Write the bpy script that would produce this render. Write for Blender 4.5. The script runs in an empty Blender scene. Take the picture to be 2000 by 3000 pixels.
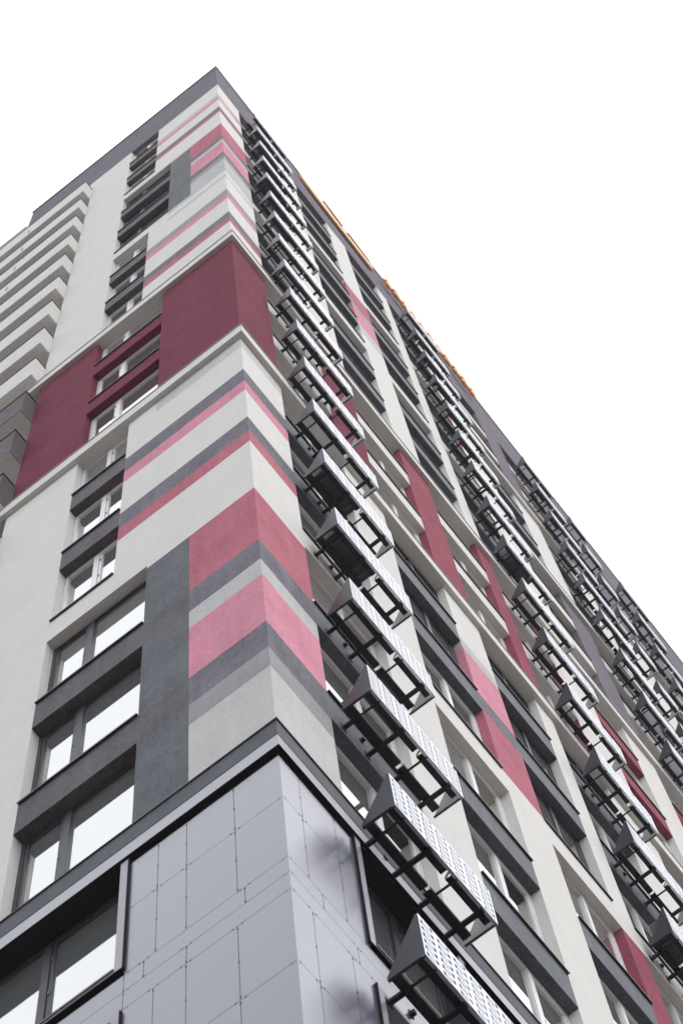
import bpy, math, random
from mathutils import Matrix, Vector

random.seed(7)
SC = bpy.context.scene
COL = SC.collection
ZO = 25.05                       # height of the first measured sill above the ground

# ------------------------------------------------------------------ camera
CAM_POS = (4.832054, -7.353836, -23.423836 + ZO)
ROWS = ((0.790793, 0.608687, -0.064391),
        (-0.596472, 0.742740, -0.304236),
        (-0.137358, 0.278995, 0.950418))
cam_data = bpy.data.cameras.new('camera')
cam_data.sensor_fit = 'HORIZONTAL'
cam_data.sensor_width = 24.0
cam_data.lens = 24.0 * 6460.87 / 2000.0
cam_data.clip_start = 0.1
cam_data.clip_end = 4000
cam_data.dof.use_dof = True
cam_data.dof.focus_distance = 31.0
cam_data.dof.aperture_fstop = 3.0
cam = bpy.data.objects.new('camera', cam_data)
COL.objects.link(cam)
rx, ry, rz = (Vector(r) for r in ROWS)
rot = Matrix((rx, -ry, -rz)).transposed()
cam.matrix_world = Matrix.Translation(CAM_POS) @ rot.to_4x4()
SC.camera = cam

# ------------------------------------------------------------------ sky, sun, exposure
SUN_EL, SUN_AZ = math.radians(52), math.radians(-4)       # high behind thin cloud, on the long facade's side
world = bpy.data.worlds.new('World')
SC.world = world
world.use_nodes = True
nt = world.node_tree
nt.nodes.clear()
n_out = nt.nodes.new('ShaderNodeOutputWorld')
n_bg = nt.nodes.new('ShaderNodeBackground')
n_sky = nt.nodes.new('ShaderNodeTexSky')
n_sky.sky_type = 'NISHITA'
n_sky.sun_disc = False
n_sky.sun_elevation = SUN_EL
n_sky.sun_rotation = math.radians(90) - SUN_AZ
n_sky.air_density = 1.0
n_sky.dust_density = 4.0
n_mix = nt.nodes.new('ShaderNodeMix')
n_mix.data_type = 'RGBA'
n_mix.inputs[0].default_value = 0.80                     # closed cloud cover
n_mix.inputs[7].default_value = (9.6, 9.7, 9.95, 1)
nt.links.new(n_sky.outputs[0], n_mix.inputs[6])
nt.links.new(n_mix.outputs[2], n_bg.inputs[0])
n_bg.inputs[1].default_value = 0.12
nt.links.new(n_bg.outputs[0], n_out.inputs[0])

sun_data = bpy.data.lights.new('sun', 'SUN')
sun_data.energy = 0.72
sun_data.angle = math.radians(34)
sun_data.color = (1.0, 0.99, 0.975)
sun = bpy.data.objects.new('sun', sun_data)
COL.objects.link(sun)
sd = Vector((math.cos(SUN_AZ) * math.cos(SUN_EL), math.sin(SUN_AZ) * math.cos(SUN_EL), math.sin(SUN_EL)))
sun.rotation_euler = sd.to_track_quat('Z', 'Y').to_euler()
sun.location = (20, -20, 90)

SC.view_settings.view_transform = 'Standard'
SC.view_settings.look = 'None'
SC.view_settings.exposure = 0.61
SC.view_settings.gamma = 1.0
SC.view_settings.use_curve_mapping = False
SC.cycles.max_bounces = 6
SC.cycles.diffuse_bounces = 4
SC.cycles.glossy_bounces = 4
SC.cycles.transmission_bounces = 4
SC.cycles.transparent_max_bounces = 8


# ------------------------------------------------------------------ materials
def newmat(name):
    m = bpy.data.materials.new(name)
    m.use_nodes = True
    t = m.node_tree
    t.nodes.clear()
    o = t.nodes.new('ShaderNodeOutputMaterial')
    return m, t, o


def stucco(name, col, amp=0.10, bump=0.35, rough=0.92, grain=16.0, spec=0.08):
    """Coloured render: fine grain, faint cloudy mottling and faint vertical run-off streaks."""
    m, t, o = newmat(name)
    p = t.nodes.new('ShaderNodeBsdfPrincipled')
    tc = t.nodes.new('ShaderNodeTexCoord')
    mp = t.nodes.new('ShaderNodeMapping')
    mp.inputs['Scale'].default_value = (3.2, 3.2, 0.35)
    t.links.new(tc.outputs['Object'], mp.inputs[0])
    streak = t.nodes.new('ShaderNodeTexNoise')
    streak.inputs['Scale'].default_value = 2.0
    streak.inputs['Detail'].default_value = 6
    t.links.new(mp.outputs[0], streak.inputs[0])
    cloud = t.nodes.new('ShaderNodeTexNoise')
    cloud.inputs['Scale'].default_value = 1.3
    cloud.inputs['Detail'].default_value = 8
    cloud.inputs['Roughness'].default_value = 0.62
    t.links.new(tc.outputs['Object'], cloud.inputs[0])
    fine = t.nodes.new('ShaderNodeTexNoise')
    fine.inputs['Scale'].default_value = grain
    fine.inputs['Detail'].default_value = 5
    fine.inputs['Roughness'].default_value = 0.7
    fine.inputs['Distortion'].default_value = 0.8
    t.links.new(tc.outputs['Object'], fine.inputs[0])
    a = t.nodes.new('ShaderNodeMath'); a.operation = 'ADD'
    w1 = t.nodes.new('ShaderNodeMath'); w1.operation = 'MULTIPLY'; w1.inputs[1].default_value = 0.5
    w2 = t.nodes.new('ShaderNodeMath'); w2.operation = 'MULTIPLY_ADD'; w2.inputs[1].default_value = 1.5; w2.inputs[2].default_value = -0.0
    t.links.new(streak.outputs[0], w1.inputs[0])
    t.links.new(w1.outputs[0], a.inputs[0]); t.links.new(cloud.outputs[0], a.inputs[1])
    b = t.nodes.new('ShaderNodeMath'); b.operation = 'ADD'
    t.links.new(a.outputs[0], b.inputs[0]); t.links.new(fine.outputs[0], w2.inputs[0]); t.links.new(w2.outputs[0], b.inputs[1])
    r = t.nodes.new('ShaderNodeMapRange')
    r.inputs['From Min'].default_value = 0.95
    r.inputs['From Max'].default_value = 2.05
    r.inputs['To Min'].default_value = 1.0 - 2.4 * amp
    r.inputs['To Max'].default_value = 1.0 + 2.4 * amp
    t.links.new(b.outputs[0], r.inputs[0])
    v = t.nodes.new('ShaderNodeVectorMath'); v.operation = 'SCALE'
    v.inputs[0].default_value = col
    t.links.new(r.outputs[0], v.inputs['Scale'])
    t.links.new(v.outputs[0], p.inputs['Base Color'])
    p.inputs['Roughness'].default_value = rough
    p.inputs['Specular IOR Level'].default_value = spec
    bp = t.nodes.new('ShaderNodeBump')
    bp.inputs['Strength'].default_value = bump
    bp.inputs['Distance'].default_value = 0.010
    t.links.new(fine.outputs[0], bp.inputs['Height'])
    t.links.new(bp.outputs[0], p.inputs['Normal'])
    t.links.new(p.outputs[0], o.inputs[0])
    return m


def paint(name, col, rough=0.4, spec=0.5, metal=0.0, amp=0.06, scale=2.5, bump=0.0):
    m, t, o = newmat(name)
    p = t.nodes.new('ShaderNodeBsdfPrincipled')
    tc = t.nodes.new('ShaderNodeTexCoord')
    info = t.nodes.new('ShaderNodeObjectInfo')
    n = t.nodes.new('ShaderNodeTexNoise')
    n.inputs['Scale'].default_value = scale
    n.inputs['Detail'].default_value = 6
    t.links.new(tc.outputs['Object'], n.inputs[0])
    a = t.nodes.new('ShaderNodeMath'); a.operation = 'ADD'
    s2 = t.nodes.new('ShaderNodeMath'); s2.operation = 'MULTIPLY'; s2.inputs[1].default_value = 0.5
    t.links.new(info.outputs['Random'], s2.inputs[0])
    t.links.new(n.outputs[0], a.inputs[0]); t.links.new(s2.outputs[0], a.inputs[1])
    r = t.nodes.new('ShaderNodeMapRange')
    r.inputs['From Min'].default_value = 0.3; r.inputs['From Max'].default_value = 1.2
    r.inputs['To Min'].default_value = 1 - amp; r.inputs['To Max'].default_value = 1 + amp
    t.links.new(a.outputs[0], r.inputs[0])
    v = t.nodes.new('ShaderNodeVectorMath'); v.operation = 'SCALE'
    v.inputs[0].default_value = col
    t.links.new(r.outputs[0], v.inputs['Scale'])
    t.links.new(v.outputs[0], p.inputs['Base Color'])
    rr = t.nodes.new('ShaderNodeMapRange')
    rr.inputs['To Min'].default_value = max(0.02, rough - 0.06); rr.inputs['To Max'].default_value = rough + 0.08
    t.links.new(n.outputs[0], rr.inputs[0])
    t.links.new(rr.outputs[0], p.inputs['Roughness'])
    p.inputs['Specular IOR Level'].default_value = spec
    p.inputs['Metallic'].default_value = metal
    if bump:
        bp = t.nodes.new('ShaderNodeBump')
        bp.inputs['Strength'].default_value = bump
        bp.inputs['Distance'].default_value = 0.01
        n2 = t.nodes.new('ShaderNodeTexNoise'); n2.inputs['Scale'].default_value = 1.1
        t.links.new(tc.outputs['Object'], n2.inputs[0])
        t.links.new(n2.outputs[0], bp.inputs['Height'])
        t.links.new(bp.outputs[0], p.inputs['Normal'])
    t.links.new(p.outputs[0], o.inputs[0])
    return m


def glass(name, tint, clear=0.45):
    """Coated window glass: strong mirror at a slant, partly clear onto the dim room behind."""
    m, t, o = newmat(name)
    lw = t.nodes.new('ShaderNodeFresnel'); lw.inputs['IOR'].default_value = 2.4
    tc = t.nodes.new('ShaderNodeTexCoord')
    n = t.nodes.new('ShaderNodeTexNoise'); n.inputs['Scale'].default_value = 1.2
    n.inputs['Detail'].default_value = 1
    t.links.new(tc.outputs['Object'], n.inputs[0])
    bp = t.nodes.new('ShaderNodeBump'); bp.inputs['Strength'].default_value = 0.12; bp.inputs['Distance'].default_value = 0.01
    t.links.new(n.outputs[0], bp.inputs['Height'])
    g = t.nodes.new('ShaderNodeBsdfGlossy'); g.inputs['Roughness'].default_value = 0.015
    g.inputs['Color'].default_value = (0.90, 0.90, 0.885, 1)
    t.links.new(bp.outputs[0], g.inputs['Normal'])
    d = t.nodes.new('ShaderNodeBsdfDiffuse'); d.inputs['Color'].default_value = (*tint, 1)
    tr = t.nodes.new('ShaderNodeBsdfTransparent'); tr.inputs['Color'].default_value = (0.62, 0.68, 0.66, 1)
    m1 = t.nodes.new('ShaderNodeMixShader'); m1.inputs[0].default_value = clear
    t.links.new(d.outputs[0], m1.inputs[1]); t.links.new(tr.outputs[0], m1.inputs[2])
    k = t.nodes.new('ShaderNodeMapRange')
    k.inputs['To Min'].default_value = 0.52; k.inputs['To Max'].default_value = 1.0
    t.links.new(lw.outputs[0], k.inputs[0])
    m2 = t.nodes.new('ShaderNodeMixShader')
    t.links.new(k.outputs[0], m2.inputs[0])
    t.links.new(m1.outputs[0], m2.inputs[1]); t.links.new(g.outputs[0], m2.inputs[2])
    t.links.new(m2.outputs[0], o.inputs[0])
    return m


MAT = {
    'W': stucco('white_render', (0.645, 0.640, 0.618), 0.035),
    'G': stucco('grey_render', (0.172, 0.166, 0.196), 0.20),
    'P': stucco('pink_render', (0.580, 0.255, 0.325), 0.12),
    'Rd': stucco('rose_render', (0.425, 0.145, 0.190), 0.14),
    'M': stucco('maroon_render', (0.165, 0.037, 0.062), 0.16),
    'MR': stucco('wine_render', (0.265, 0.070, 0.100), 0.16),
    'LG': stucco('light_grey_render', (0.47, 0.475, 0.475), 0.08),
    'MG': stucco('mid_grey_render', (0.31, 0.30, 0.315), 0.12),
    'BG': stucco('warm_grey_render', (0.505, 0.500, 0.495), 0.07),
    'S': stucco('slate_render', (0.092, 0.101, 0.118), 0.28, rough=0.7, spec=0.2),
    'D': stucco('charcoal_render', (0.093, 0.084, 0.094), 0.26, rough=0.7, spec=0.2),
    'DR': stucco('charcoal_render_right_light', (0.092, 0.099, 0.120), 0.24, rough=0.65, spec=0.25),  # same charcoal paint as D, right face's bluer light put into the colour
    'B': stucco('brown_render', (0.160, 0.145, 0.175), 0.16),
    'DL': stucco('dark_ledge_render', (0.085, 0.095, 0.110), 0.14, rough=0.7, spec=0.2),
}
M_PANEL = paint('panel_metal', (0.100, 0.104, 0.150), 0.24, 0.8, 0.0, 0.12, 0.9, 0.08)
M_GAP_SHADE = paint('gap_and_painted_shade', (0.009, 0.009, 0.011), 0.8, 0.15)  # near-black for joints; also paints the shade under ledge and window heads
M_PANEL.node_tree.nodes['Principled BSDF'].inputs['Coat Weight'].default_value = 0.55
M_PANEL.node_tree.nodes['Principled BSDF'].inputs['Coat Roughness'].default_value = 0.22
M_FLASH = paint('flashing_metal', (0.26, 0.26, 0.30), 0.30, 0.5, 0.0)
M_SILL = paint('sill_metal', (0.045, 0.035, 0.035), 0.45)
M_CAP = paint('cap_metal', (0.09, 0.09, 0.10), 0.4)
M_FRAME_D = paint('dark_frame', (0.040, 0.042, 0.052), 0.45, 0.3)
M_FRAME_W = paint('white_frame', (0.72, 0.72, 0.73), 0.35)
M_BASKET = paint('basket_paint', (0.030, 0.034, 0.048), 0.30, 0.28)
M_SCREEN = paint('screen_sky_sheen', (0.60, 0.60, 0.655), 0.22, 0.6, 0.9)  # pale metal colour stands in for grazing sky reflection on the dark paint
M_PLATE_IN = paint('plate_inner', (0.70, 0.70, 0.685), 0.5, 0.4)
M_CHANNEL = paint('channel_paint', (0.010, 0.011, 0.017), 0.5, 0.25)
M_GASKET = paint('white_edge', (0.7, 0.69, 0.66), 0.5)
M_AC = paint('ac_casing', (0.035, 0.036, 0.042), 0.5)
M_ORANGE = paint('orange_sign', (0.85, 0.33, 0.075), 0.45)
M_ORANGE_P = paint('pale_orange_sign', (0.90, 0.50, 0.22), 0.5)
M_ROOM = stucco('room_wall', (0.20, 0.18, 0.16), 0.06)
M_ROOF = stucco('roof_felt', (0.12, 0.12, 0.12), 0.1)
M_SOFFIT = stucco('balcony_soffit', (0.80, 0.79, 0.78), 0.04)
M_GLASS = glass('window_glass', (0.27, 0.29, 0.295), 0.2)
M_GLASS_CLEAR = glass('clear_glass', (0.05, 0.045, 0.04), 0.85)
M_GROUND = stucco('paving', (0.165, 0.140, 0.122), 0.12, 0.2, 0.9, 18)
M_EARTH = stucco('pale_gravel', (0.135, 0.113, 0.098), 0.12, 0.2, 0.9, 6)
M_ASPHALT = stucco('asphalt', (0.05, 0.05, 0.052), 0.2, 0.4, 0.9, 30)


# ------------------------------------------------------------------ mesh helpers
class MB:
    def __init__(self):
        self.v, self.f, self.mi, self.mats = [], [], [], []

    def slot(self, m):
        if m not in self.mats:
            self.mats.append(m)
        return self.mats.index(m)

    def quad(self, pts, m):
        b = len(self.v)
        self.v += [tuple(p) for p in pts]
        self.f.append(tuple(range(b, b + len(pts))))
        self.mi.append(self.slot(m))

    def box(self, x0, x1, y0, y1, z0, z1, m):
        if x0 > x1: x0, x1 = x1, x0
        if y0 > y1: y0, y1 = y1, y0
        b = len(self.v)
        self.v += [(x0, y0, z0), (x1, y0, z0), (x1, y1, z0), (x0, y1, z0),
                   (x0, y0, z1), (x1, y0, z1), (x1, y1, z1), (x0, y1, z1)]
        for f in ((0, 3, 2, 1), (4, 5, 6, 7), (0, 1, 5, 4), (1, 2, 6, 5), (2, 3, 7, 6), (3, 0, 4, 7)):
            self.f.append(tuple(b + i for i in f))
            self.mi.append(self.slot(m))

    def prism(self, poly, axis, a0, a1, m):
        """poly: 2D outline, extruded along axis 0/1/2 from a0 to a1."""
        def P(q, a):
            q = list(q); q.insert(axis, a); return tuple(q)
        n = len(poly); b = len(self.v)
        self.v += [P(q, a0) for q in poly] + [P(q, a1) for q in poly]
        s = self.slot(m)
        self.f.append(tuple(b + i for i in reversed(range(n)))); self.mi.append(s)
        self.f.append(tuple(b + n + i for i in range(n))); self.mi.append(s)
        for i in range(n):
            j = (i + 1) % n
            self.f.append((b + i, b + j, b + n + j, b + n + i)); self.mi.append(s)

    def tube(self, pts, r, m, n=8, flat=1.0):
        """round bar through pts"""
        rings = []
        for i, p in enumerate(pts):
            p = Vector(p)
            a = Vector(pts[max(i - 1, 0)]); c = Vector(pts[min(i + 1, len(pts) - 1)])
            d = (c - a).normalized()
            u = d.cross(Vector((1, 0, 0)))
            if u.length < 1e-3: u = d.cross(Vector((0, 1, 0)))
            u.normalize(); w = d.cross(u).normalized()
            b = len(self.v)
            for k in range(n):
                t = 2 * math.pi * k / n
                self.v.append(tuple(p + u * r * math.cos(t) + w * r * flat * math.sin(t)))
            rings.append(b)
        s = self.slot(m)
        for a, b in zip(rings, rings[1:]):
            for k in range(n):
                j = (k + 1) % n
                self.f.append((a + k, a + j, b + j, b + k)); self.mi.append(s)
        self.f.append(tuple(rings[0] + k for k in range(n))); self.mi.append(s)
        self.f.append(tuple(rings[-1] + k for k in reversed(range(n)))); self.mi.append(s)

    def mesh(self, name):
        me = bpy.data.meshes.new(name)
        me.from_pydata(self.v, [], self.f)
        for m in self.mats:
            me.materials.append(m)
        me.polygons.foreach_set('material_index', self.mi)
        me.update()
        return me

    def build(self, name, parent=None, loc=(0, 0, 0)):
        return link(name, self.mesh(name), parent, loc)


def link(name, mesh, parent=None, loc=(0, 0, 0)):
    o = bpy.data.objects.new(name, mesh)
    COL.objects.link(o)
    o.location = loc
    if parent:
        o.parent = parent
    return o


def bevel(o, w, seg=2):
    b = o.modifiers.new('bevel', 'BEVEL')
    b.width = w; b.segments = seg; b.limit_method = 'ANGLE'
    return o


# the facade frame: s runs along the wall away from the corner, d goes inwards
def PL(s, d, z): return (-s, d, z + ZO)
def PR(s, d, z): return (-d, s, z + ZO)
FACE = {'L': PL, 'R': PR}


def fbox(mb, face, s0, s1, d0, d1, z0, z1, m, off=(0, 0, 0)):
    a = FACE[face](s0, d0, z0); b = FACE[face](s1, d1, z1)
    a = [a[i] - off[i] for i in range(3)]; b = [b[i] - off[i] for i in range(3)]
    mb.box(a[0], b[0], a[1], b[1], min(a[2], b[2]), max(a[2], b[2]), m)


# ------------------------------------------------------------------ ground
def setting(o, kind='structure'):
    o['kind'] = kind
    return o

mb = MB()
mb.quad([(-600, -600, 0), (600, -600, 0), (600, 600, 0), (-600, 600, 0)], M_EARTH)
setting(mb.build('ground'))
mb = MB()
mb.box(-200, 200, -26, -15, 0.004, 0.02, M_ASPHALT)
setting(mb.build('road'))
mb = MB()
mb.box(-40, 9, -14, 45, 0.004, 0.13, M_GROUND)
setting(mb.build('pavement'))

# ------------------------------------------------------------------ the tower
bld = bpy.data.objects.new('apartment_building', None)
COL.objects.link(bld)
bld['label'] = 'tall apartment tower with white render, pink and grey stripes and a maroon band'
bld['category'] = 'building'

DEP = 0.155          # depth of the window reveals
LEFT_END, RIGHT_END = 30.0, 36.0
PAR0, PAR1 = 50.65, 55.75

OPEN = {'L': [], 'R': []}      # (s0, s1, z0, z1, floor)
NARROW = {2, 3, 4, 8, 9, 10, 14, 15, 16}
def head(n):
    if n == 4: return 13.93
    if n == 7: return 22.94
    if n == 16: return PAR0
    return 3 * n + 2.22
def sillz(n):
    return 3 * n
for n in range(-1, 17):
    OPEN['L'].append((2.48 if n in NARROW else 1.86, 3.64, sillz(n) if n > -1 else -2.98, head(n), n))
RCOLS = [(1.13, 2.92), (4.11, 5.89), (6.955, 8.70), (9.285, 11.03), (12.70, 14.42), (15.75, 17.50),
         (18.62, 19.62), (21.65, 23.40), (24.9, 26.6), (28.2, 29.9)]
COLN = 'ABCDEFGHIJ'
LOWEST = {'A': -1, 'B': -1, 'C': -1, 'D': 0, 'E': 3, 'F': 4, 'G': 5, 'H': 7, 'I': 9, 'J': 9}
for c, (a, b) in zip(COLN, RCOLS):
    for n in range(LOWEST[c], 17):
        h = head(n)
        if c > 'D' and n == 10: h = 32.05
        if c > 'D' and n == 13: h = 41.05
        OPEN['R'].append((a, b, sillz(n) if n > -1 else -2.98, h, n, c))
# openings of the metal-clad base
BASE = {'L': [(1.955, 4.40)], 'R': [(1.285, 2.92), (4.11, 5.89), (6.955, 8.70)]}
for face in 'LR':
    for a, b in BASE[face]:
        for k in (0, 1):
            z1 = -3.62 if k == 0 else -6.62
            OPEN[face].append((a, b, -5.74 - 3 * k, z1, -2 - k, 'X'))

STRIPES = [(PAR0, 48.1, 'W'), (48.1, 47.45, 'LG'), (47.45, 46.8, 'P'), (46.8, 45.06, 'W'), (45.06, 44.35, 'G'),
           (44.35, 43.9, 'Rd'), (43.9, 41.25, 'W'), (41.25, 38.75, 'Rd'), (38.75, 38.1, 'G'), (38.1, 37.6, 'LG'),
           (37.6, 35.75, 'P'), (35.75, 35.05, 'G'), (35.05, 34.5, 'MG'), (34.5, 32.5, 'LG'), (32.5, 31.95, 'W'),
           (31.95, 31.6, 'LG'), (31.6, 29.67, 'W'), (29.67, 28.95, 'MG'), (28.95, 28.39, 'P'), (28.39, 26.55, 'W'),
           (26.55, 25.83, 'G'), (25.83, 25.31, 'Rd'), (25.31, 22.94, 'W'), (22.94, 13.93, 'M'),
           (13.93, 13.3, 'BG'), (13.3, 11.73, 'W'), (11.73, 10.98, 'G'), (10.98, 10.38, 'P'), (10.38, 8.76, 'W'),  # first band: ambient shade below the ledge, painted as warm grey
           (8.76, 8.02, 'G'), (8.02, 7.43, 'Rd'), (7.43, 5.11, 'W'), (5.11, 2.91, 'Rd'), (2.91, 2.14, 'G'),
           (2.14, 1.57, 'LG'), (1.57, -0.03, 'P'), (-0.03, -0.83, 'G'), (-0.83, -1.39, 'MG'), (-1.39, -3.0, 'BG')]
def stripe(z):
    for a, b, c in STRIPES:
        if b <= z < a: return c
    return 'W'
WHITE_SPANDREL = {2, 5, 8, 11, 14}
def in_spandrel(z):
    """floor number if z is in the band below that floor's sill"""
    n = math.ceil(z / 3 - 1e-6)
    return n if z > 3 * n - 0.78 else None

def col_left(s, z):
    if z > PAR0: return 'B' if s < 8.35 else 'W'
    if 1.86 < s < 3.64:
        n = math.ceil(z / 3 - 1e-6)
        lo = 3.64 if n in () else None
        if s > 2.48 or (n - 1 not in NARROW and n not in NARROW):
            if 13.93 < z < 22.94: return 'M'
            if n in (6, 7): return 'M'
            return 'W' if n in WHITE_SPANDREL else 'D'
        if s <= 2.48:
            if 13.93 < z < 22.94: return 'M'
            if n in NARROW and n - 1 not in NARROW: return 'W'
            if n - 1 in NARROW and n not in NARROW: return 'W' if n in WHITE_SPANDREL else stripe(z)
            return stripe(z)
    if 13.93 < z < 22.94: return 'M'
    if s > 3.64: return 'W'
    if s > 1.12 and ((-3.0 < z < 5.11) or (32.9 < z < 41.0)):
        for a, b in ((2.91, 2.14), (-0.03, -0.83), (38.75, 38.1), (35.75, 35.05)):
            if b < z < a: return 'D'
        return 'S'
    return stripe(z)

def col_right(s, z):
    if z > PAR0: return 'B'
    for c, (a, b) in zip(COLN, RCOLS):
        if a < s < b:
            n = math.ceil(z / 3 - 1e-6)
            if c in 'ABC': return 'W' if n in WHITE_SPANDREL or n in (6, 7) else 'DR'
            if c == 'D': return 'W' if n in WHITE_SPANDREL or n in (6, 7) else 'DR'
            if n in (6, 7): return 'MR'
            return 'W' if n in WHITE_SPANDREL or n in (9, 10, 15, 16) else 'DR'
    if s < 1.13: return stripe(z)
    if s < 4.11: return 'M' if 13.93 < z < 22.94 else 'W'
    if s < 6.955:
        if 13.93 < z < 22.94: return 'MR'
        for a, b, c in ((11.5, 11.0, 'LG'), (11.0, 9.05, 'P'), (9.05, 8.3, 'G'), (8.3, 6.02, 'Rd'),
                        (40.9, 38.5, 'Rd'), (38.5, 37.9, 'MG'), (37.9, 35.7, 'P'), (35.7, 34.6, 'LG')):
            if b < z < a: return c
        return 'W'
    if s < 9.285:
        if 13.93 < z < 22.94 or z < 5.2: return 'MR'
        return 'W'
    if s < 12.7: return 'W'
    if 23.3 < z < 32.1 or z > 41.1: return 'B'
    return 'W'

def reveal_col(face, s, z, c):
    if face == 'R' and 11.0 < s < 12.7:          # jambs beside the second basket column
        if 13.93 < z < 22.94: return 'MR'
        if 35.7 < z < 41: return 'P'
    return c


def build_face(face):
    ops = OPEN[face]
    s_end = LEFT_END if face == 'L' else RIGHT_END
    scut = {0.0, s_end}
    zcut = {-3.62, PAR0, PAR1 if face == 'R' else PAR1, 53.0}
    for a, b, z0, z1, *_ in ops:
        scut |= {a, b}; zcut |= {z0, z1}
    zcut |= {3 * n - 0.78 for n in range(0, 17)} | {3 * n for n in range(-1, 17)}
    zcut |= {13.93, 22.94, 32.05, 41.05, 5.2, 23.3, 32.1, 41.1, 32.9, 41.0, 5.11, 2.91, 2.14, -0.03, -0.83, 38.75, 38.1, 35.75, 35.05}
    if face == 'L':
        scut |= {1.12, 1.86, 2.48, 3.64, 5.26, 8.35}
        zcut |= {q for a, b, c in STRIPES for q in (a, b)}
    else:
        zcut |= {q for a, b, c in STRIPES for q in (a, b)}
        zcut |= {11.5, 11.0, 9.05, 8.3, 6.02, 40.9, 38.5, 37.9, 35.7, 34.6}
    zcut = sorted(z for z in zcut if -3.62 <= z <= PAR1)
    zc = [zcut[0]]
    for z in zcut[1:]:
        if z - zc[-1] > 0.004: zc.append(z)
    sc = sorted(scut)
    F = FACE[face]
    colf = col_left if face == 'L' else col_right
    mb = MB()

    def is_open(i, j):
        if not (0 <= i < len(sc) - 1 and 0 <= j < len(zc) - 1): return False
        s = (sc[i] + sc[i + 1]) / 2; z = (zc[j] + zc[j + 1]) / 2
        if face == 'L' and s > 5.26 and z < 49.3: return True       # loggias behind the balconies
        return any(a < s < b and z0 - .01 < z < z1 + .01 for a, b, z0, z1, *_ in ops)

    for i in range(len(sc) - 1):
        for j in range(len(zc) - 1):
            s0, s1, z0, z1 = sc[i], sc[i + 1], zc[j], zc[j + 1]
            s, z = (s0 + s1) / 2, (z0 + z1) / 2
            if face == 'L' and s > 8.35 and z > 53.0: continue
            if is_open(i, j):
                if s > 5.26 and face == 'L': continue
                if not is_open(i - 1, j):
                    c = reveal_col(face, s0 - .01, z, colf(s0 - .01, z))
                    mb.quad([F(s0, 0, z0), F(s0, DEP, z0), F(s0, DEP, z1), F(s0, 0, z1)], MAT[c])
                if not is_open(i + 1, j):
                    c = reveal_col(face, s1 + .01, z, colf(s1 + .01, z))
                    mb.quad([F(s1, 0, z0), F(s1, 0, z1), F(s1, DEP, z1), F(s1, DEP, z0)], MAT[c])
                if not is_open(i, j + 1):
                    cc = 'W' if min(abs(z1 - q) for q in (13.93, 22.94)) < .01 else colf(s, z1 + .02)
                    mb.quad([F(s0, 0, z1), F(s0, DEP, z1), F(s1, DEP, z1), F(s1, 0, z1)], MAT[cc])
                if not is_open(i, j - 1):
                    mb.quad([F(s0, 0, z0), F(s1, 0, z0), F(s1, DEP, z0), F(s0, DEP, z0)], MAT[colf(s, z0 - .02)])
                continue
            mb.quad([F(s0, 0, z0), F(s1, 0, z0), F(s1, 0, z1), F(s0, 0, z1)], MAT[colf(s, z)])
    return mb.build('facade_wall', bld)

build_face('L')
build_face('R')

# carcass: inner room walls, floors, roof and rear walls
mb = MB()
mb.quad([(-0.9, 0.9, ZO - 9.5), (-0.9, RIGHT_END, ZO - 9.5), (-0.9, RIGHT_END, ZO + 52), (-0.9, 0.9, ZO + 52)], M_ROOM)
mb.quad([(-0.9, 0.9, ZO - 9.5), (-5.2, 0.9, ZO - 9.5), (-5.2, 0.9, ZO + 52), (-0.9, 0.9, ZO + 52)], M_ROOM)
for n in range(-3, 18):
    z = ZO + 3 * n - 0.45
    mb.box(-5.2, -0.17, 0.17, 0.89, z, z + 0.2, M_ROOM)
    mb.box(-0.89, -0.17, 0.9, RIGHT_END - .1, z, z + 0.2, M_ROOM)
# cross walls between the rooms
for s in (3.5, 6.4, 9.0, 11.8, 15.1, 18.0, 20.6, 24.2, 27.4):
    mb.box(-0.89, -0.18, s - .05, s + .05, ZO - 9.5, ZO + 50, M_ROOM)
for s in (1.0, 5.0):
    mb.box(-s - .05, -s + .05, 0.18, 0.89, ZO - 9.5, ZO + 50, M_ROOM)
mb.build('room_walls', bld)
mb = MB()
mb.quad([(-0.3, 0.3, ZO + 54.9), (-8.3, 0.3, ZO + 54.9), (-8.3, RIGHT_END, ZO + 54.9), (-0.3, RIGHT_END, ZO + 54.9)], M_ROOF)
mb.quad([(-8.35, 0.02, ZO + 52.6), (-LEFT_END, 0.02, ZO + 52.6), (-LEFT_END, RIGHT_END, ZO + 52.6), (-8.35, RIGHT_END, ZO + 52.6)], M_ROOF)
mb.build('roof', bld)
mb = MB()
mb.quad([(-LEFT_END, 0, 0), (-LEFT_END, RIGHT_END, 0), (-LEFT_END, RIGHT_END, ZO + 53), (-LEFT_END, 0, ZO + 53)], MAT['W'])
mb.quad([(0, RIGHT_END, 0), (-LEFT_END, RIGHT_END, 0), (-LEFT_END, RIGHT_END, ZO + 53), (0, RIGHT_END, ZO + 55.7)], MAT['W'])
mb.quad([(-8.35, 0, ZO + 52.6), (-8.35, RIGHT_END, ZO + 52.6), (-8.35, RIGHT_END, ZO + PAR1), (-8.35, 0, ZO + PAR1)], MAT['B'])
mb.build('rear_wall', bld)

# parapet coping
mb = MB()
fbox(mb, 'L', -0.035, 8.38, -0.035, 0.30, PAR1 - .06, PAR1 + 0.04, M_CAP)
fbox(mb, 'R', 0.301, RIGHT_END, -0.035, 0.30, PAR1 - .06, PAR1 + 0.04, M_CAP)
mb.build('parapet_coping', bld)
mb = MB()
fbox(mb, 'L', 8.40, LEFT_END, -0.03, 0.25, 52.96, 53.06, M_CAP)
mb.build('parapet_coping', bld)

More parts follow.
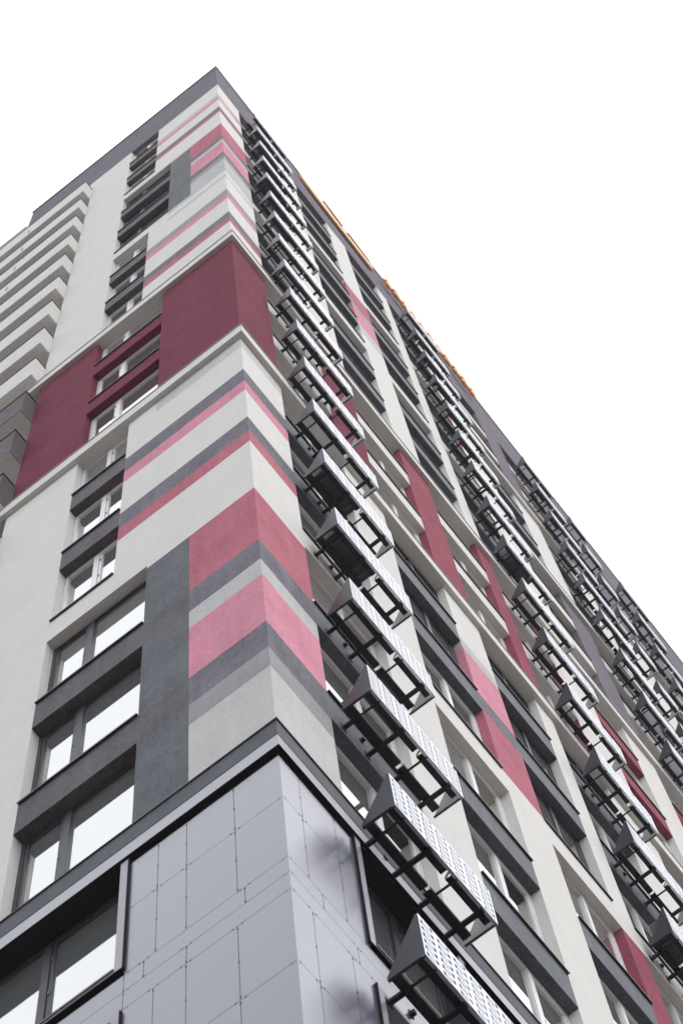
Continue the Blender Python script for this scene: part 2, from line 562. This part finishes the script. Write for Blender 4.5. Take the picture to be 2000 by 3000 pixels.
# ---- ledges
def ledge(zb, h, p, s_from_r, mats, cap=True, left=True):
    mb = MB()
    if left:
        mb.box(-LEFT_END if zb < 0 else -LEFT_END, p, -p, 0.0, ZO + zb, ZO + zb + h, mats)
        mb.box(0.0, p, 0.0, RIGHT_END, ZO + zb, ZO + zb + h, mats)
    else:
        mb.box(0.0, p, s_from_r, RIGHT_END, ZO + zb, ZO + zb + h, mats)
    o = mb.build('ledge', bld)
    if cap:
        mb = MB()
        q = p + 0.018
        z = ZO + zb + h
        if left:
            mb.box(-LEFT_END, q, -q, 0.0, z, z + 0.016, M_FLASH if zb > 0 else M_SILL)
            mb.box(0.0, q, 0.0, RIGHT_END, z, z + 0.016, M_FLASH if zb > 0 else M_SILL)
        else:
            mb.box(0.0, q, s_from_r, RIGHT_END, z, z + 0.016, M_FLASH)
        mb.build('ledge_capping', o)
ledge(13.93, 0.44, 0.10, 0, MAT['W'])
ledge(22.94, 0.44, 0.10, 0, MAT['W'])
ledge(32.05, 0.44, 0.10, 12.0, MAT['W'], left=False)
ledge(41.05, 0.44, 0.10, 12.0, MAT['W'], left=False)
# dark ledge over the metal-clad base
ledge(-3.33, 0.34, 0.035, 0, MAT['DL'])
mb = MB()
for (za, pa), (zb_, pb), fm_ in (((-3.332, .030), (-3.60, .045), M_FLASH), ((-3.60, .045), (-3.625, .045), M_FLASH), ((-3.625, .045), (-3.625, -.034), M_GAP_SHADE)):  # last strip: ledge's shadow painted as a black underside
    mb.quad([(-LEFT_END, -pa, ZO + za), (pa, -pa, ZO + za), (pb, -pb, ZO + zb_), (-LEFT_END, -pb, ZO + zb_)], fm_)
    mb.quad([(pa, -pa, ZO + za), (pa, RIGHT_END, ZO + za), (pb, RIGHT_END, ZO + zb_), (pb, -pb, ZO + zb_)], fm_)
mb.build('drip_flashing', bld)

# ---- metal-clad base: backing wall, panels, clips
def base_face(face):
    F = FACE[face]
    s_end = LEFT_END if face == 'L' else RIGHT_END
    mb = MB()
    scs = sorted({0.0, s_end} | {q for a, b in BASE[face] for q in (a, b)})
    zcs = sorted({-ZO, -3.62} | {q for a, b, z0, z1, n, *c in OPEN[face] if n < -1 for q in (z0, z1)})
    D0, D1 = 0.035, 0.30
    for i in range(len(scs) - 1):
        for j in range(len(zcs) - 1):
            s0, s1, z0, z1 = scs[i], scs[i + 1], zcs[j], zcs[j + 1]
            s, z = (s0 + s1) / 2, (z0 + z1) / 2
            if any(a < s < b and c < z < d for a, b, c, d, n, *_ in OPEN[face] if n < -1):
                mb.quad([F(s0, D0, z0), F(s0, D1, z0), F(s0, D1, z1), F(s0, D0, z1)], M_FRAME_D)
                mb.quad([F(s1, D0, z0), F(s1, D1, z0), F(s1, D1, z1), F(s1, D0, z1)], M_FRAME_D)
                mb.quad([F(s0, D0, z1), F(s0, D1, z1), F(s1, D1, z1), F(s1, D0, z1)], M_GAP_SHADE)  # head painted black to stand in for shade
                mb.quad([F(s0, D0, z0), F(s0, D1, z0), F(s1, D1, z0), F(s1, D0, z0)], M_FRAME_D)
                continue
            mb.quad([F(s0, D0, z0), F(s1, D0, z0), F(s1, D0, z1), F(s0, D0, z1)], M_GAP_SHADE)
    mb.build('base_wall', bld)
    # panel rows (z0, z1, joints)
    if face == 'L':
        jA, jC, jB, jD = [0.56, 1.14, 1.49], [0.575, 1.14, 1.50], [0.48, 1.62], [1.135]
        rows = [(-4.70, -3.76, jA), (-5.92, -4.70, jA), (-6.22, -5.92, jB), (-6.525, -6.22, jD),
                (-7.755, -6.525, jC), (-8.98, -7.755, jC), (-9.28, -8.98, jB), (-9.60, -9.28, jD)]
        lim, lim2 = 1.845, 1.865
    else:
        jA, jB, jC = [0.31, 0.87], [0.50], [0.98]
        rows = [(-4.66, -3.76, jA), (-5.89, -4.66, jA), (-6.18, -5.89, jB), (-6.49, -6.18, jC),
                (-7.73, -6.49, jA), (-8.98, -7.73, jA), (-9.28, -8.98, jB), (-9.60, -9.28, jC)]
        lim = 1.20
    rowsb = rows + [(-9.6 - 1.2 * (k + 1), -9.6 - 1.2 * k, rows[0][2]) for k in range(12)]
    g = 0.0032
    clips = MB()
    for r, (z0, z1, js) in enumerate(rowsb):
        z0 = max(z0, -ZO + .15)
        thin = r in (2, 3, 6, 7)
        ends = []
        if r < 8:
            if thin and r in (2, 3):
                spans = [(0.0, lim if r == 2 and False else (s_end if False else 10.0))]
            segs = []
            if face == 'L':
                if r in (2, 3, 6, 7): segs = [0.0] + js + [lim + 0.0, 4.5, 6.1, 7.7, 9.3]
                else: segs = [0.0] + js + [lim]
                if r not in (2, 3, 6, 7): segs2 = [4.51, 5.6, 6.7, 7.9, 9.1]
                else: segs2 = []
            else:
                if r in (2, 3, 6, 7): segs = [0.0] + js + [2.3, 3.5, 4.9, 6.2, 7.8, 9.4]
                else: segs = [0.0] + js + [lim]
                segs2 = [3.005, 4.025] if r not in (2, 3, 6, 7) else []
        else:
            segs = [0.0] + js + [1.75, 2.9, 4.05, 5.2, 6.35, 7.5, 8.65, 9.8]; segs2 = []
        allsegs = list(zip(segs, segs[1:])) + list(zip(segs2, segs2[1:]))
        if face == 'R' and r in (0, 1, 4, 5):
            allsegs += [(5.975, 6.87), (8.785, 10.0)]
        for a, b in allsegs:
            p = MB()
            loc = F(a, 0, z0)
            a2 = a + (g if a > 0 else (0.002 if face == 'L' else 0.006))
            fbox(p, face, a2, b - g, 0.0, 0.02, z0 + g, z1 - g, M_PANEL, loc)
            o = p.build('cladding_panel', bld, loc)
            # small rivet clips on the joints
            if r < 8 and b < 2.0:
                for q in (a, b):
                    if q > 0.001:
                        for zz in (z0 + .05, z1 - .05, (z0 + z1) / 2) if not thin else (z0 + .03, z1 - .03):
                            fbox(clips, face, q - .007, q + .007, -0.003, 0.0, zz - .007, zz + .007, M_CAP)
                for q in (a, b):
                    for dd in (-.05, .05):
                        if 0 < q + dd < lim:
                            fbox(clips, face, q + dd - .006, q + dd + .006, -0.003, 0.0, z1 - .008, z1 + .008, M_CAP)
    o = clips.build('panel_clips', bld)
    o['kind'] = 'stuff'
    # projecting metal surrounds of the base windows
    for a, b in BASE[face]:
        for k in (0, 1):
            z0 = -5.74 - 3 * k
            z1 = (-3.66 if k == 0 else -6.56)
            m = MB()
            w = 0.10
            fbox(m, face, a - w, a - .002, -0.022, 0.26, z0 - .07, z1, M_FLASH)
            fbox(m, face, b + .002, b + w, -0.022, 0.26, z0 - .07, z1, M_FLASH)
            fbox(m, face, a - .001, b + .001, -0.022, 0.26, z0 - .07, z0 - .003, M_FLASH)
            if k: fbox(m, face, a - .001, b + .001, -0.022, 0.26, z1 - .07, z1 - .003, M_FLASH)
            fbox(m, face, a - w - .014, a - w - .001, -0.030, 0.2, z0 - .09, z1, M_GAP_SHADE)
            fbox(m, face, b + w + .001, b + w + .014, -0.030, 0.2, z0 - .09, z1, M_GAP_SHADE)
            fbox(m, face, a - w - .014, b + w + .014, -0.030, 0.2, z0 - .085, z0 - .0715, M_GAP_SHADE)
            m.build('window_surround', bld)
base_face('L')
base_face('R')

# ---- windows
_cache = {}
def wmesh(key, fn):
    if key not in _cache:
        _cache[key] = fn()
    return _cache[key]


def window(face, s0, s1, z0, z1, n, white, split, dep=DEP, tilt=False):
    w, h = s1 - s0, z1 - z0
    key = (face, round(w, 3), round(h, 3), white, round(split, 2), round(dep, 2))
    fm = M_FRAME_W if white else M_FRAME_D
    loc = FACE[face](s0, 0, z0)
    sg = -1 if face == 'L' else 1
    def loc_box(mb, a, b, d0, d1, e, f, m):
        if face == 'L': mb.box(-a, -b, d0, d1, e, f, m)
        else: mb.box(-d0, -d1, a, b, e, f, m)
    t = 0.055
    ms = w * split
    def frame():
        mb = MB()
        d0, d1 = dep + 0.001, dep + 0.075
        loc_box(mb, 0.002, t, d0, d1, 0.012, h - .002, fm)
        loc_box(mb, w - t, w - .002, d0, d1, 0.012, h - .002, fm)
        loc_box(mb, t, w - t, d0, d1, 0.012, t + .01, fm)
        loc_box(mb, t, w - t, d0, d1, h - t, h - .002, fm)
        loc_box(mb, ms - .05, ms + .05, d0 - .004, d1, t + .01, h - t, fm)
        # gasket lines at the outer edge
        loc_box(mb, t, t + .012, d0 + .012, d1 - .02, t + .01, h - t, M_FRAME_D if white else M_CAP)
        return mb.mesh('window')
    o = link('window', wmesh(('f',) + key, frame), bld, loc)
    # casement with its own frame in the narrower light, plain pane in the other
    c0, c1 = (ms + .055, w - t - .004) if split >= .5 else (t + .004, ms - .055)
    p0, p1 = (t, ms - .05) if split >= .5 else (ms + .05, w - t)
    def sash():
        mb = MB()
        q = 0.045
        d0, d1 = dep + 0.012, dep + 0.06
        loc_box(mb, c0, c0 + q, d0, d1, t + .014, h - t - .004, fm)
        loc_box(mb, c1 - q, c1, d0, d1, t + .014, h - t - .004, fm)
        loc_box(mb, c0 + q, c1 - q, d0, d1, t + .014, t + .014 + q, fm)
        loc_box(mb, c0 + q, c1 - q, d0, d1, h - t - .004 - q, h - t - .004, fm)
        hx = c0 + .006 if split >= .5 else c1 - .03
        for zz in (.35, h / 2, h - .4):
            loc_box(mb, hx, hx + .02, d0 - .012, d0, zz, zz + .07, M_CAP)
        return mb.mesh('sash')
    link('sash', wmesh(('s',) + key, sash), o)
    def pane(a, b, e, f, m):
        def fn():
            mb = MB()
            loc_box(mb, a, b, dep + .035, dep + .041, e, f, m)
            return mb.mesh('pane')
        return fn
    link('pane', wmesh(('p1', ) + key, pane(p0, p1, t + .01, h - t, M_GLASS)), o)
    if tilt:
        gl = link('pane', wmesh(('p3', ) + key, pane(c0 + .045, c1 - .045, t + .06, h - t - .05, M_GLASS_CLEAR)), o)
    else:
        link('pane', wmesh(('p2', ) + key, pane(c0 + .045, c1 - .045, t + .06, h - t - .05, M_GLASS)), o)
    # metal sill
    def sill():
        mb = MB()
        loc_box(mb, 0.001, w - .001, -0.035, dep, -0.004, 0.012, M_SILL)
        loc_box(mb, 0.001, w - .001, -0.035, -0.030, -0.022, -0.004, M_SILL)
        return mb.mesh('sill')
    if not (n in (5, 8) or n == -1):
        link('sill', wmesh(('si',) + key, sill), o)
    return o

for a, b, z0, z1, n, *c in OPEN['L']:
    if n < -1: window('L', a, b, z0, z1, n, False, 0.46, 0.22)
    else: window('L', a, b, z0, z1, n, n in NARROW or n in (5, 6, 7), 0.62 if n not in NARROW else 0.47)
for a, b, z0, z1, n, c in OPEN['R']:
    if c == 'X': window('R', a, b, z0, z1, n, False, 0.52, 0.22); continue
    white = n in (-1, 0, 1, 2, 5, 6, 7, 8) or (c == 'A') or (c == 'D' and n < 4)
    if c == 'C' and n in (1, 2): white = n == 1
    window('R', a, b, z0, z1, n, white, 0.55, tilt=(c == 'B' and n in (0, 1)) or (c == 'A' and n in (-1, 1)))

# ---- balconies on the far left with loggias behind
mb = MB()
zt = 49.3
mb.quad([PL(5.26, 0, -3.62), PL(5.26, 1.4, -3.62), PL(5.26, 1.4, zt), PL(5.26, 0, zt)], MAT['W'])
mb.quad([PL(5.26, 1.4, -3.62), PL(LEFT_END, 1.4, -3.62), PL(LEFT_END, 1.4, zt), PL(5.26, 1.4, zt)], MAT['LG'])
mb.quad([PL(5.26, 0, zt), PL(5.26, 1.4, zt), PL(LEFT_END, 1.4, zt), PL(LEFT_END, 0, zt)], M_SOFFIT)
mb.build('loggia_wall', bld)
BAL_END = 16.0
for n in range(0, 17):
    z0, z1 = 3 * n - 0.64, 3 * n + 0.83
    if n == 16: z1 = 3 * n + 1.10
    grey = n in (5, 6, 7)
    m = MAT['D'] if grey else MAT['W']
    mb = MB()
    s0, p = 5.265, 0.33
    loc = PL(s0, 0, z0)
    fbox(mb, 'L', s0, BAL_END, -p, -p + .10, z0, z1, m, loc)                # front wall
    fbox(mb, 'L', s0, s0 + .10, -p + .10, 0.0, z0, z1, m, loc)              # side wall
    fbox(mb, 'L', s0 + .015, BAL_END, -p + .015, 1.39, z0 - .02, z0 - .001, M_SOFFIT, loc)  # rendered underside
    fbox(mb, 'L', s0 + .101, BAL_END, -p + .101, 1.39, z0, z0 + .2, M_SOFFIT, loc)          # slab
    o = mb.build('balcony', bld, loc)
    mb = MB()
    fbox(mb, 'L', s0 - .02, BAL_END, -p - .02, -p + .12, z1 + .001, z1 + .026, M_SILL, loc)
    fbox(mb, 'L', s0 - .02, s0 + .12, -p + .12, -0.002, z1 + .001, z1 + .026, M_SILL, loc)
    mb.build('rail_cap', o)
    if n >= 12:
        mb = MB()
        s = 7.57
        fbox(mb, 'L', s - .022, s + .022, -p - .012, -p - .001, z0 + .38, z0 + .80, M_FRAME_D, loc)
        mb.build('scupper', o)

# ------------------------------------------------------------------ air-conditioner baskets
H0, H1 = 0.0, 0.735         # height of the screen; origin at its bottom
def basket_meshes(Lb):
    g = {}
    # perforated screen, a sheet with real slots
    mb = MB()
    cells_n = max(3, round(Lb / 0.247))
    cw = Lb / cells_n
    rows = 6
    rim = 0.022
    rh = (H1 - 2 * rim) / rows
    X0, X1 = 0.522, 0.530
    zc = [0.0, rim]
    ys = [0.0]
    bar = 0.030
    ycuts = []
    for c in range(cells_n):
        y = c * cw
        # bar | slot | web | fine bars | web | slot | bar
        ycuts += [y, y + bar, y + bar + .040, y + bar + .062, y + cw - bar - .062, y + cw - bar - .040, y + cw - bar]
    ycuts.append(Lb)
    sub = (0.0, 0.12, 0.34, 0.46, 0.68, 0.80, 1.0)
    zcuts = [0.0] + [rim + r * rh + q * rh for r in range(rows) for q in sub[:-1]] + [rim + rows * rh, H1]
    for yi in range(len(ycuts) - 1):
        k = yi % 7
        c = yi // 7
        for zi in range(len(zcuts) - 1):
            if zi in (0, len(zcuts) - 2): hole = False
            else:
                q = (zi - 1) % 6
                hole = False
                if k == 1: hole = q in (1, 2, 3)
                elif k == 5: hole = q in (3, 4) or q == 5
                elif k in (3,): hole = q in (1, 4)
                elif k in (2, 4): hole = (q == 1 and k == 2) or (q == 4 and k == 4)
            if hole: continue
            y0, y1, z0, z1 = ycuts[yi], ycuts[yi + 1], zcuts[zi], zcuts[zi + 1]
            mb.quad([(X1, y0, z0), (X1, y1, z0), (X1, y1, z1), (X1, y0, z1)], M_SCREEN)
            mb.quad([(X0, y0, z0), (X0, y0, z1), (X0, y1, z1), (X0, y1, z0)], M_BASKET)
    # rims folded back
    mb.box(X0 - .03, X0, 0.0, Lb, -0.004, 0.004, M_SCREEN)
    mb.box(X0 - .03, X0, 0.0, Lb, H1 - .004, H1 + .002, M_BASKET)
    g['front_screen'] = mb.mesh('front_screen')
    # triangular side plate with a folded bottom rim
    for nm, y in (('a', 0.0), ('b', Lb)):
        mb = MB()
        t = 0.006
        ya, yb = (y, y + t) if nm == 'a' else (y - t, y)
        mb.prism([(0.12, 0.0), (0.521, 0.0), (0.521, H1), (0.50, H1), (0.12, 0.05)], 1, ya, yb, M_BASKET if nm == 'a' else M_PLATE_IN)
        if nm == 'a': mb.box(0.12, 0.52, y + t, y + .03, -0.004, 0.004, M_BASKET)
        else: mb.box(0.12, 0.52, y - .03, y - t, -0.004, 0.004, M_BASKET)
        g['side_plate_' + nm] = mb.mesh('side_plate')
    # channels: two runs with a gap at the splice
    gap = Lb * 0.53
    runs = [(0.03, gap), (gap + .075, Lb - .07)] if Lb > 1.2 else [(0.03, Lb - .07)]
    for nm, x in (('f', 0.412), ('r', 0.14)):
        mb = MB()
        for a, b in (runs if nm == 'f' or len(runs) < 2 else [(runs[0][0], gap + .02), (gap + .06, runs[1][1])]):
            mb.box(x, x + .10, a, b, 0.012, 0.02, M_CHANNEL)
            mb.box(x, x + .006, a, b, 0.02, 0.07, M_CHANNEL)
            mb.box(x + .094, x + .10, a, b, 0.02, 0.07, M_CHANNEL)
        if len(runs) > 1 and nm == 'f':
            a = runs[0][1]; b = runs[1][0]
            # rounded white sleeve bridging the splice
            pts = [(x + .005, b + .03, .03), (x + .012, b + .005, .03), (x + .03, b - .018, .03), (x + .06, b - .03, .03), (x + .105, b - .034, .03)]
            mb.tube(pts, 0.013, M_GASKET, 6)
        g['channel_' + nm] = mb.mesh('channel')
    return g
BM = {}
def ordinal(k):
    return ['topmost', 'second from the top', 'third from the top', 'fourth from the top', 'fifth from the top', 'sixth from the top',
            'seventh from the top', 'eighth from the top', 'ninth from the top', 'tenth from the top', 'eleventh from the top',
            'twelfth from the top', 'thirteenth from the top', 'fourteenth from the top', 'fifteenth from the top',
            'sixteenth from the top', 'seventeenth from the top', 'eighteenth from the top', 'nineteenth from the top',
            'twentieth from the top'][k]

BASKET_PROTO = {}
def bracket_mesh(thick):
    mb = MB()
    w = 0.028 if thick else 0.011
    mb.box(0.0, 0.16, -.025, .025, -0.032, 0.010, M_CHANNEL)         # stub from the wall
    mb.box(0.16, 0.51, -w, w, -0.028 if thick else -0.012, 0.010, M_CHANNEL)
    mb.box(0.0, 0.012, -.045, .045, -0.075, 0.05, M_CHANNEL)
    return mb.mesh('bracket')
BR = {True: bracket_mesh(True), False: bracket_mesh(False)}
def anchor_mesh():
    mb = MB()
    mb.box(0.0, 0.05, -.02, .02, -.03, .03, M_CHANNEL)
    mb.box(0.0, 0.008, -.035, .035, -.045, .045, M_CHANNEL)
    return mb.mesh('anchor')
AN = anchor_mesh()

def basket(y0, Lb, n, lab, group, no_left=False):
    if Lb not in BM: BM[Lb] = basket_meshes(Lb)
    g = BM[Lb]
    e = bpy.data.objects.new('air_conditioner_basket', None)
    COL.objects.link(e)
    e.location = (0.0, y0, ZO + 3 * n - 0.60)
    e['label'] = lab; e['category'] = 'basket'; e['group'] = group
    link('front_screen', g['front_screen'], e)
    if not no_left: link('side_plate', g['side_plate_a'], e)
    link('side_plate', g['side_plate_b'], e)
    link('channel', g['channel_f'], e)
    link('channel', g['channel_r'], e)
    offs = [(0.18, False), (0.62, True), (1.06, False), (1.50, True)] if Lb > 1.2 else [(0.2, False), (0.66, True)]
    off_ledge = 0.0
    for dy, th in offs:
        if dy < Lb: link('bracket', BR[th], e, (0, dy, 0))
    link('anchor', AN, e, (0, 0.54, .27))
    return e

columns = [
    (1.20, 1.735, range(-3, 17), 'the column nearest the striped corner'),
    (9.34, 1.76, range(0, 17), 'the second column from the striped corner'),
    (15.92, 1.62, range(3, 17), 'the third column from the striped corner'),
    (18.67, 0.90, range(5, 17), 'the narrow fourth column'),
    (21.72, 1.60, range(7, 17), 'the column at the far edge'),
]
for ci, (y0, Lb, rng, where) in enumerate(columns):
    for n in rng:
        k = 16 - n
        size = 'narrow dark' if Lb < 1 else 'dark'
        lab = '%s patterned metal basket, %s in %s' % (size, ordinal(k), where)
        basket(y0, Lb, n, lab, 'air-conditioner baskets on the long facade', no_left=(ci == 0 and n == 16))

# outdoor units standing in a few of the baskets
def ac_unit(y, n, w, lab):
    e = bpy.data.objects.new('air_conditioner', None)
    COL.objects.link(e)
    e.location = (0.33, y, ZO + 3 * n - 0.60 + 0.075)
    e['label'] = lab; e['category'] = 'air conditioner'; e['group'] = 'air conditioners standing in the baskets'
    mb = MB(); mb.box(-.14, .14, 0, w, 0.02, 0.56, M_AC)
    bevel(mb.build('casing', e), .012)
    mb = MB()
    for i in range(9):
        mb.tube([(.147, w * .36 + .22 * math.cos(t) * (i + 1) / 9, .29 + .22 * math.sin(t) * (i + 1) / 9)
                 for t in [k * math.pi / 8 for k in range(17)]], .003, M_CHANNEL, 4)
    mb.build('fan_grille', e)
    for dy in (.1, w - .1):
        mb = MB(); mb.box(-.15, .15, dy - .02, dy + .02, 0, .02, M_CAP); mb.build('foot', e)
for (y, n, w, lab) in (
        (1.32, 2, .82, 'dark outdoor unit in the fifteenth basket from the top nearest the corner'),
        (1.32, 3, .80, 'dark outdoor unit in the fourteenth basket from the top nearest the corner'),
        (9.62, 8, .85, 'dark outdoor unit halfway up the second basket column from the corner'),
        (9.40, 2, .55, 'dark outdoor unit low in the second basket column, third basket from its bottom'),
        (9.40, 1, .55, 'dark outdoor unit low in the second basket column, second basket from its bottom'),
        (1.25, 12, .80, 'dark outdoor unit in the fifth basket from the top nearest the corner')):
    ac_unit(y, n, w, lab)

# ------------------------------------------------------------------ orange rooftop lettering on the parapet
sg = bpy.data.objects.new('rooftop_sign', None)
COL.objects.link(sg)
sg.location = (0, 4.6, ZO + 53.3)
sg['label'] = 'orange lettering and long bar fixed along the top of the brown parapet'
sg['category'] = 'sign'
def spart(name, mb): return mb.build(name, sg, (-0.0, -4.6, -(ZO + 53.3)))
mb = MB()
pts = [(4.60, 54.5), (4.70, 54.6), (5.1, 54.25), (8.78, 53.95), (8.78, 53.35), (5.6, 53.45), (5.0, 53.75), (4.72, 54.1)]
mb.prism([(y, z + ZO) for y, z in pts], 0, 0.03, 0.12, M_ORANGE_P)
bevel(spart('sign_bar', mb), .03)
for y0, y1, zz in ((6.1, 7.2, 55.35), (7.5, 8.75, 54.95)):
    mb = MB()
    mb.prism([(y0, zz + ZO + .4), (y0 + .5, zz + ZO + .45), (y1, zz + ZO + .2), (y1, zz + ZO - .05), (y0 + .4, zz + ZO + .25)], 0, 0.05, 0.11, M_ORANGE_P)
    spart('sign_panel', mb)
ph = 0
y = 9.35
k = 0
while y < 14.5:
    wl = (0.42, 0.52, 0.36, 0.58)[k % 4]
    zc = 53.75 + 0.12 * math.sin(k * 1.7)
    mb = MB()
    N = 14
    pts = []
    for i in range(N + 1):
        t = math.pi * (-0.15 + 1.9 * i / N)
        pts.append((0.16, y + wl * .5 - wl * .42 * math.cos(t), ZO + zc + .45 * math.sin(t) + .15))
    mb.tube(pts, .062, M_ORANGE, 8)
    spart('sign_letter', mb)
    y += wl + 0.04
    k += 1


# ------------------------------------------------------------------ thin overcast air
hz, t, o = newmat('haze_air')
pv = t.nodes.new('ShaderNodeVolumePrincipled')
pv.inputs['Density'].default_value = 0.00045
pv.inputs['Color'].default_value = (0.93, 0.95, 1.0, 1)
t.links.new(pv.outputs[0], o.inputs['Volume'])
mb = MB()
mb.box(-650, 650, -650, 650, -1.0, 95.0, hz)
hb = mb.build('haze')
hb['kind'] = 'stuff'
